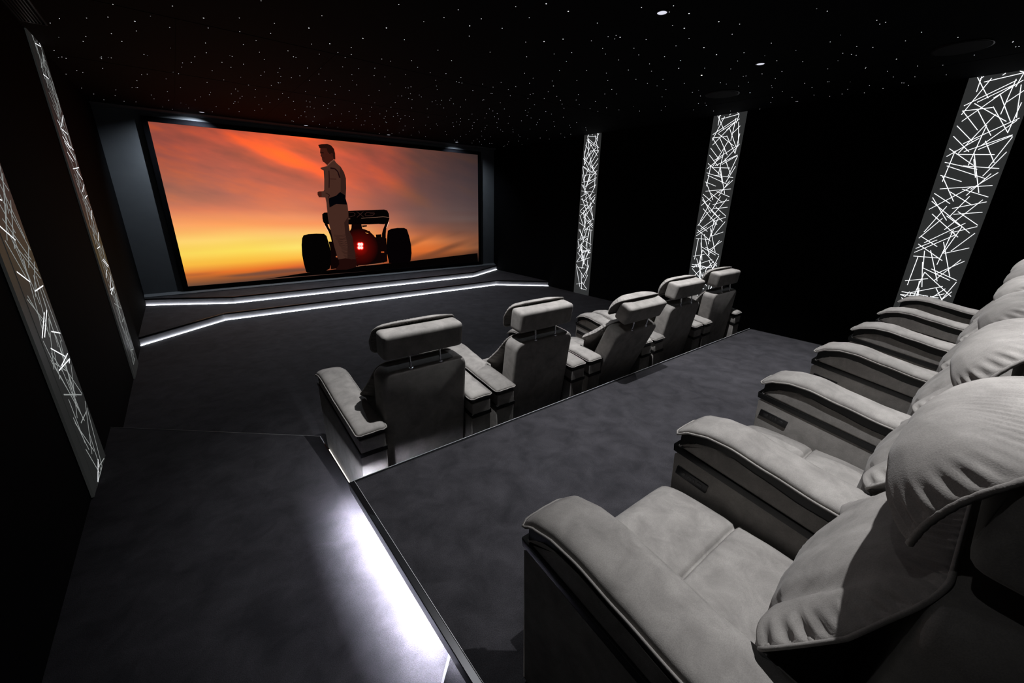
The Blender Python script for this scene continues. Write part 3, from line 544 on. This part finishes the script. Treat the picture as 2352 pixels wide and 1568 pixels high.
vent = empty('ceiling_vent', (-1.10, 2.8, ZC)); tag(vent, 'long black slotted air vent in the ceiling beside the left wall', 'air vent')
bm = bmesh.new()
box(bm, -.078, -.066, -.66, .67, -.010, 0); box(bm, .066, .078, -.66, .67, -.010, 0); box(bm, -.066, .066, .658, .67, -.010, 0); box(bm, -.066, .066, -.66, -.648, -.010, 0)
mesh_from(bm, 'frame', M['button'], vent)
for k in range(6):
    bm = bmesh.new(); xk = -.055+k*.020; box(bm, xk-.004, xk+.004, -.645, .655, -.009, -.001); mesh_from(bm, 'slat', M['button'], vent)
# fine seams between ceiling boards
bm = bmesh.new()
for a, b2 in (((-.2,2.6),(-.2,7.0)), ((1.0,2.6),(1.0,7.0)), ((2.2,2.6),(2.2,7.0)), ((-1.19,4.5),(6.28,4.5)), ((-1.19,2.6),(6.28,2.6)), ((3.4,2.6),(3.4,7.0)), ((5.55,-3),(5.55,2.6))):
    box(bm, min(a[0],b2[0])-.002, max(a[0],b2[0])+.002, min(a[1],b2[1])-.002, max(a[1],b2[1])+.002, ZC-.002, ZC+.001)
struct(mesh_from(bm, 'trim_9', M['black']))

# ================================================================== RECLINERS
AW = .18          # arm width
SW = .62          # seat width
DEP = .92         # arm depth
TOPC = [(0,.640),(.045,.668),(.12,.684),(.20,.682),(.33,.657),(.49,.628),(.70,.600),(.92,.572)]
UPC = [(0,.588),(.04,.618),(.10,.642),(.18,.646),(.30,.618),(.45,.584),(.70,.553),(.92,.532)]
def strip_z(s): return .578-.155*s

def armrest(x0, root, outer=False):
    """armrest from x0 to x0+AW, front at y=0, back at y=-DEP"""
    x1 = x0+AW
    bm = bmesh.new()
    prof = [(-.012,.02)]+[(-.012+.010*math.sin(k/6*PI/2), .55+.0*k+(.022*k/6)) for k in range(7)]
    prof += [(-DEP+.01, strip_z(DEP)-.006), (-DEP+.01,.02)]
    prism_x(bm, prof, x0+.008, x1-.008, .012, 3)
    base = mesh_from(bm, 'armrest', M['suede'], root, .7)
    # black leather band above the base block
    bm = bmesh.new()
    prism_x(bm, [(.006, strip_z(0)-.018),(.009, strip_z(0)+.010),(-DEP+.002, strip_z(DEP)+.014),(-DEP+.002, strip_z(DEP)-.014)], x0+.004, x1-.004, .004, 2)
    mesh_from(bm, 'leather_band', M['leather'], base, .7)
    # upper panel with arched top
    bm = bmesh.new(); N = 26
    top = [(-.006-(DEP-.012)*k/N, interp(UPC, DEP*k/N)) for k in range(N+1)]
    prof = top+[(-DEP+.006, strip_z(DEP)+.010), (-.004, strip_z(0)+.006)]
    prism_x(bm, prof, x0+.010, x1-.010, .012, 3)
    mesh_from(bm, 'upper_panel', M['suede'], base, .7)
    # gusset between panel and pad
    bm = bmesh.new()
    prof = [(-.012-(DEP-.03)*k/N, interp(TOPC, DEP*k/N)-.004) for k in range(N+1)]
    prof += [(-.012-(DEP-.03)*k/N, min(interp(UPC, DEP*k/N), interp(TOPC, DEP*k/N)-.012)-.012) for k in range(N, -1, -1)]
    prism_x(bm, prof, x0+.013, x1-.013)
    mesh_from(bm, 'gusset', M['leather'], base, .7)
    # pad
    bm = bmesh.new(); NS, NT = 64, 14
    grid = []
    for i in range(NS+1):
        s = -.012+(DEP+.016)*i/NS
        row = []
        zc = interp(TOPC, max(0, s))
        e = min(1, (s+.0125)/.06, (DEP+.0045-s)/.05); e = max(0, e); e = math.sqrt(1-(1-e)**2)
        hw = AW/2+.006
        rc = .03
        es = min(s+.012, DEP+.004-s)
        if es < rc: hw -= rc-math.sqrt(max(0, rc*rc-(rc-es)**2))
        for j in range(NT+1):
            t = -1+2*j/NT
            prof = (1-abs(t)**3.2)**.55 if abs(t) < 1 else 0
            n = noise.noise(Vector((x0*3+t*.7, s*7, 1)))*.004+noise.noise(Vector((x0*5+t*3, s*24, 5)))*.0014
            z = zc+.030*prof*e+n*prof
            row.append(bm.verts.new(((x0+x1)/2+t*hw, -s, z)))
        grid.append(row)
    low_ = []
    for i in range(NS+1):
        row = []
        for j in range(NT+1):
            v = grid[i][j].co
            edge = i in (0, NS) or j in (0, NT)
            row.append(grid[i][j] if edge else bm.verts.new((v.x, v.y, interp(TOPC, max(0, -v.y))-.006)))
        low_.append(row)
    for G_, fl in ((grid, 0), (low_, 1)):
        for i in range(NS):
            for j in range(NT):
                q = (G_[i][j], G_[i+1][j], G_[i+1][j+1], G_[i][j+1])
                try: bm.faces.new(q[::-1] if fl else q)
                except ValueError: pass
    per = [grid[i][0].co.copy() for i in range(NS+1)]+[grid[NS][j].co.copy() for j in range(1, NT+1)]+[grid[i][NT].co.copy() for i in range(NS-1, -1, -1)]+[grid[0][j].co.copy() for j in range(NT-1, 0, -1)]
    tube(bm, per, .0042, 6, closed=True)
    mesh_from(bm, 'armrest_pad', M['suede'], base, 3.1)
    return base

def control_panel(x, root, side):
    """recliner switch plate on the inner face of an armrest; side=+1 faces +x"""
    zt = .475
    a = math.atan(.155)
    mt = Matrix.Translation((x, -.085, zt)) @ Matrix.Rotation(a, 4, 'X')
    bm = bmesh.new(); box(bm, -.004, .004, -.066, .066, -.019, .019, .0035, 2, mt)
    cp = mesh_from(bm, 'control_panel', M['plastic'], root, .7)
    for k, (y0, w_) in enumerate(((-.036,.011), (-.012,.004), (.0,.004), (.012,.004), (.036,.011))):
        bm = bmesh.new(); box(bm, -.0055, .0055, y0-w_, y0+w_, -.008, .008, .0015, 2, mt); mesh_from(bm, 'button', M['button'], cp, .7)
    return cp

def pillow(name, outline, center, fb, bb, to3, mat, parent, wr=.0, pitch=.024, rings=12, exp=2.2, pipe=.005, seed=0, bead=.0, side_dip=0):
    """soft two-sided cushion: outline (u,v) polygon, fb/bb front and back bulge; to3 maps (u,v,w) to 3D"""
    bm = bmesh.new(); n = len(outline)
    cu, cv = center
    arc = [0]
    for k in range(1, n): arc.append(arc[-1]+math.hypot(outline[k][0]-outline[k-1][0], outline[k][1]-outline[k-1][1]))
    def ring(r, sgn, amp):
        vs = []
        for k, (u, v) in enumerate(outline):
            uu, vv = cu+(u-cu)*r, cv+(v-cv)*r
            w = amp*(1-r**exp)**.62
            if wr:
                d = (1-r)*math.hypot(u-cu, v-cv); al = arc[k]
                ph = noise.noise(Vector((al*9, seed, 1)))*3
                ln = .011+.012*(1+noise.noise(Vector((al*31, seed, 4))))
                g = math.exp(-((d-.014)/ln)**2)*min(1, d/.006)
                w -= wr*g*(.5+.5*math.sin(al*2*PI/pitch+ph))*(.75+.8*noise.noise(Vector((al*13, seed, 7))))
            w += noise.noise(Vector((uu*6+seed, vv*6, sgn)))*.010*(1-r**4)
            w += noise.noise(Vector((uu*17+seed, vv*17, sgn)))*.003*(1-r**4)
            if side_dip: w -= side_dip*math.exp(-((abs(uu-cu)-.215-.05*noise.noise(Vector((vv*5, seed, 2))))/.016)**2)*(1-r**6)*min(1, max(0, (vv-.12)/.12))
            vs.append(bm.verts.new(to3(uu, vv, sgn*w)))
        return vs
    edge = [bm.verts.new(to3(u, v, 0)) for u, v in outline]
    for sgn, amp in ((1, fb), (-1, bb)):
        prev = edge
        for i in range(1, rings):
            r = 1-(i/rings)**1.9
            cur = ring(r, sgn, amp)
            for k in range(n):
                q = (prev[k], prev[(k+1)%n], cur[(k+1)%n], cur[k])
                bm.faces.new(q if sgn > 0 else q[::-1])
            prev = cur
        c = bm.verts.new(to3(cu, cv, sgn*amp))
        for k in range(n):
            q = (prev[k], prev[(k+1)%n], c)
            bm.faces.new(q if sgn > 0 else q[::-1])
    if pipe: tube(bm, [v.co.copy() for v in edge], pipe, 6, closed=True, bead=bead)
    return mesh_from(bm, name, mat, parent, 3.1)

def rounded_outline(pts_r, per=.012):
    """pts_r: list of (x,y,radius) polygon corners -> dense outline"""
    out = []; n = len(pts_r)
    for i in range(n):
        x, y, r = pts_r[i]; p = Vector((x, y)); a = Vector(pts_r[i-1][:2]); b = Vector(pts_r[(i+1)%n][:2])
        da, db = (a-p).normalized(), (b-p).normalized()
        ang = da.angle(db); t = r/math.tan(ang/2)
        s, e = p+da*t, p+db*t
        m = max(2, int(r*(PI-ang)/per)+1)
        c = p+(da+db).normalized()*(r/math.sin(ang/2))
        for k in range(m+1):
            q = s.lerp(e, k/m); q = c+(q-c).normalized()*r; out.append(q)
    dense = []
    for i in range(len(out)):
        a, b = out[i], out[(i+1)%len(out)]; L = (b-a).length
        m = max(1, int(round(L/per)))
        for k in range(m): dense.append(tuple(a.lerp(b, k/m)))
    return dense

def make_recliner(arms, recline=0.0, controls=True):
    root = empty('recliner')
    h = SW/2
    # plinth
    bm = bmesh.new(); box(bm, -h+.01, h-.01, -.80, -.06, .02, .30, .01)
    mesh_from(bm, 'base', M['suede'], root, .7)
    # footrest front
    bm = bmesh.new(); box(bm, -h+.008, h-.008, -.085, -.012, .05, .375, .022, 4)
    mesh_from(bm, 'footrest', M['suede'], root, .7)
    for k in (arms if arms else ()):
        if k == 'L':
            a = armrest(-h-AW, root)
            if controls: pass
        if k == 'R':
            a = armrest(h, root)
            if controls: control_panel(h+.0055, a, -1)
    # seat cushion
    bm = bmesh.new(); NI, NJ = 34, 124
    g = []
    hw = h-.004; s0, s1 = -.02, .60
    for i in range(NI+1):
        tx = -1+2*i/NI; row = []
        for j in range(NJ+1):
            s = s0+(s1-s0)*j/NJ
            ex = (1-abs(tx)**7)**.5 if abs(tx) < 1 else 0
            es = min(1, (s-s0)/.075); es = math.sqrt(max(0, 1-(1-es)**2))
            z = .375+.062*ex*es+.010*ex*math.exp(-((s-.13)/.10)**2)+.008*ex*math.exp(-((s-.42)/.09)**2)
            z -= .020*math.exp(-((s-.285)/.0065)**2)*(.45+.55*ex)+.010*math.exp(-((s-.285)/.022)**2)*ex
            z -= .018*min(1, max(0, (s-.3)/.25))
            z += noise.noise(Vector((tx*2.2, s*7, 3.3)))*.005*ex*es+noise.noise(Vector((tx*7, s*22, 8.3)))*.0018*ex*es
            z += .016*math.exp(-((s-.292)/.012)**2)*math.exp(-((abs(tx)-.97)/.035)**2)
            row.append(bm.verts.new((tx*hw, -s, z)))
        g.append(row)
    lo = [[bm.verts.new((v.co.x*.985, v.co.y*.985-.002, .33)) for v in row] for row in g]
    for i in range(NI):
        for j in range(NJ):
            bm.faces.new((g[i][j], g[i+1][j], g[i+1][j+1], g[i][j+1])); bm.faces.new((lo[i][j], lo[i][j+1], lo[i+1][j+1], lo[i+1][j]))
    for i in range(NI):
        bm.faces.new((g[i][0], lo[i][0], lo[i+1][0], g[i+1][0])); bm.faces.new((g[i][NJ], g[i+1][NJ], lo[i+1][NJ], lo[i][NJ]))
    for j in range(NJ):
        bm.faces.new((g[0][j], g[0][j+1], lo[0][j+1], lo[0][j])); bm.faces.new((g[NI][j], lo[NI][j], lo[NI][j+1], g[NI][j+1]))
    per = [g[0][j].co.copy() for j in range(NJ, 0, -1)]+[g[i][0].co.copy() for i in range(NI+1)]+[g[NI][j].co.copy() for j in range(1, NJ+1)]
    tube(bm, per, .005, 6)
    mesh_from(bm, 'seat_cushion', M['suede'], root, 3.1)
    # backrest shell and everything that reclines with it
    Hy, Hz = -.75, .30
    R = Matrix.Translation((0, Hy, Hz)) @ Matrix.Rotation(math.radians(recline), 4, 'X') @ Matrix.Translation((0, -Hy, -Hz))
    bm = bmesh.new()
    tilt = Matrix.Translation((0, -.795, .12)) @ Matrix.Rotation(math.radians(5.0), 4, 'X')
    b2 = bmesh.new(); bmesh.ops.create_cube(b2, size=1)
    for v in b2.verts: v.co = Vector((v.co.x*.600, v.co.y*.15+.055, (v.co.z+.5)*.795))
    vert_top = [e for e in b2.edges]
    side = [e for e in b2.edges if abs(e.verts[0].co.y-e.verts[1].co.y) > .05 and e.verts[0].co.z > .5]
    bmesh.ops.bevel(b2, geom=side, offset=.07, segments=6, profile=.5, affect='EDGES')
    bmesh.ops.bevel(b2, geom=[e for e in b2.edges if e.calc_face_angle(0) > .6], offset=.022, segments=3, profile=.55, affect='EDGES')
    bmesh.ops.transform(b2, matrix=R @ tilt, verts=b2.verts[:]); merge(bm, b2)
    # welted seam round the rear panel
    outl = [(-.292,.02),(-.292,.70),(-.285,.735),(-.262,.765),(-.225,.778),(.225,.778),(.262,.765),(.285,.735),(.292,.70),(.292,.02)]
    tube(bm, [R @ tilt @ Vector((x, .0, z)) for x, z in outl], .0018, 5)
    shell = mesh_from(bm, 'backrest', M['suede'], root, .6)
    # front back-cushion with wings over the arms
    def to3(u, v, w):
        # v: 0 bottom .. .56 top, perimeter leans back towards the top
        if v < .24: s = .575+.02*v/.24
        else:
            t = (v-.24)/.32; s = .595+.11*t+.05*t*t
        wing = max(0, (abs(u)-.22)/.13)
        s -= .058*min(1.2, wing)*max(0, 1-abs(v-.275)/.13)
        return R @ Vector((u, -(s-w*.96), .385+v+w*.28))
    oc = rounded_outline([(-.30,.0,.03),(.30,.0,.03),(.302,.250,.01),(.342,.282,.012),(.300,.44,.05),(.26,.545,.08),(-.26,.545,.08),(-.300,.44,.05),(-.342,.282,.012),(-.302,.250,.01)], .007)
    pillow('back_cushion', oc, (0,.27), .080, .02, to3, M['suede'], shell, wr=.016, pitch=.030, rings=20, exp=3.0, pipe=.005, seed=3, side_dip=.016)
    # headrest bolster on two posts
    bm = bmesh.new()
    box(bm, -.275, .275, -.888, -.752, .985, 1.155, .034, 5, R @ Matrix.Translation((0,-.85,1.07)) @ Matrix.Rotation(math.radians(6),4,'X') @ Matrix.Translation((0,.85,-1.07)))
    for sx in (-1, 1):
        ring_pts = []
        for k in range(24):
            a = 2*PI*k/24; cy, cz = math.cos(a), math.sin(a)
            q = max(abs(cy)/.060, abs(cz)/.085); e = 4
            rr = 1/((abs(cy)/.0678)**e+(abs(cz)/.0848)**e)**(1/e)
            ring_pts.append(R @ Matrix.Translation((0,-.820,1.07)) @ Matrix.Rotation(math.radians(6),4,'X') @ Vector((sx*.242, cy*rr, cz*rr)))
        tube(bm, ring_pts, .0022, 5, closed=True)
    head = mesh_from(bm, 'headrest', M['suede'], root, .9)
    for sx in (-1, 1):
        bm = bmesh.new()
        p = [Vector((sx*.105, -.855, 1.03)), Vector((sx*.105, -.862, .975)), Vector((sx*.105, -.868, .93)), Vector((sx*.105, -.862, .895))]
        tube(bm, [R @ q for q in p], .0072, 10)
        b2 = bmesh.new(); cyl(b2, 0, 0, 0, .014, .021, 16); bmesh.ops.transform(b2, matrix=R @ Matrix.Translation((sx*.105, -.860, .896)), verts=b2.verts[:]); merge(bm, b2)
        mesh_from(bm, 'headrest_post', M['chrome'], head, .7)
    # front pillow of the headrest
    def to3p(u, v, w):
        t = (v+.08)/.185
        s = .688+.012*t+.078*max(0, t)**2.4
        return R @ Vector((u, -(s-w*.93), 1.075+v+w*.28))
    op = rounded_outline([(-.280,-.085,.035),(.280,-.085,.035),(.292,.0,.05),(.280,.098,.045),(.16,.112,.2),(-.16,.112,.2),(-.280,.098,.045),(-.292,.0,.05)], .006)
    pillow('headrest_pillow', op, (0,.005), .085, .006, to3p, M['suede'], head, wr=.012, pitch=.027, rings=22, exp=2.6, pipe=.0055, seed=8, bead=.10)
    return root

# front row, one recliner each with two arms
FR = [(5.0, 'front-row recliner nearest the aisle, its rear and lit headrest closest to the camera'),
      (7.5, 'second front-row recliner from the aisle, upright, its pale left side lit'),
      (23.0, 'strongly reclined front-row recliner with its headrest leaning far back'),
      (10.0, 'upright front-row recliner just beyond the reclined one'),
      (5.0, 'last front-row recliner, farthest from the aisle, before the glowing wall panel')]
MESHES = {}
for i, (rc, lab) in enumerate(FR):
    r = make_recliner('LR', rc-5.0)
    r.location = (.60+1.024*i, 1.075, ZF)
    tag(r, lab, 'recliner', 'front row of cinema recliners')
# rear row with shared arms
BK = ['nearest rear-row recliner, at the aisle end with its thick outer armrest in the foreground',
      'second rear-row recliner from the aisle, its pale seat half hidden by an armrest',
      'third rear-row recliner from the aisle, its switch plate just showing',
      'fourth rear-row recliner from the aisle, only its armrest and cushions showing',
      'fifth rear-row recliner from the aisle, next to last',
      'last rear-row recliner at the far end, below the brightest wall panel']
PITCH = .8025
first = make_recliner('R')
first_x = .12+AW+SW/2
for i, lab in enumerate(BK):
    r = first if i == 0 else copy_tree(first)
    r.location = (first_x+PITCH*i, -1.345, 0.0)
    tag(r, lab, 'recliner', 'rear row of cinema recliners')
armrest(-SW/2-AW, first)

# ================================================================== WORLD, CAMERA
w = bpy.data.worlds.new('World'); SC.world = w; w.use_nodes = True
w.node_tree.nodes['Background'].inputs[0].default_value = (0,0,0,1); w.node_tree.nodes['Background'].inputs[1].default_value = 0
cd = bpy.data.cameras.new('camera'); cam = bpy.data.objects.new('camera', cd); COL.objects.link(cam); SC.camera = cam
R3 = [[0.7849189315958942,-0.6193421387060756,0.017820944008213418],[-0.18774221324104326,-0.2651468876847241,-0.9457536620698109],[0.5904702635948015,0.7389942105145937,-0.32439547567159005]]
m = Matrix(((R3[0][0], -R3[1][0], -R3[2][0]), (R3[0][1], -R3[1][1], -R3[2][1]), (R3[0][2], -R3[1][2], -R3[2][2])))
cam.matrix_world = Matrix.Translation((-.48011515, -2.0314879, 1.5)) @ m.to_4x4()
cd.sensor_width = 36; cd.sensor_fit = 'HORIZONTAL'; cd.lens = 929.018*36/2352; cd.clip_start = .02
SC.view_settings.view_transform = 'Standard'; SC.view_settings.look = 'None'
SC.view_settings.gamma = 1; SC.view_settings.exposure = 0; SC.view_settings.use_curve_mapping = False
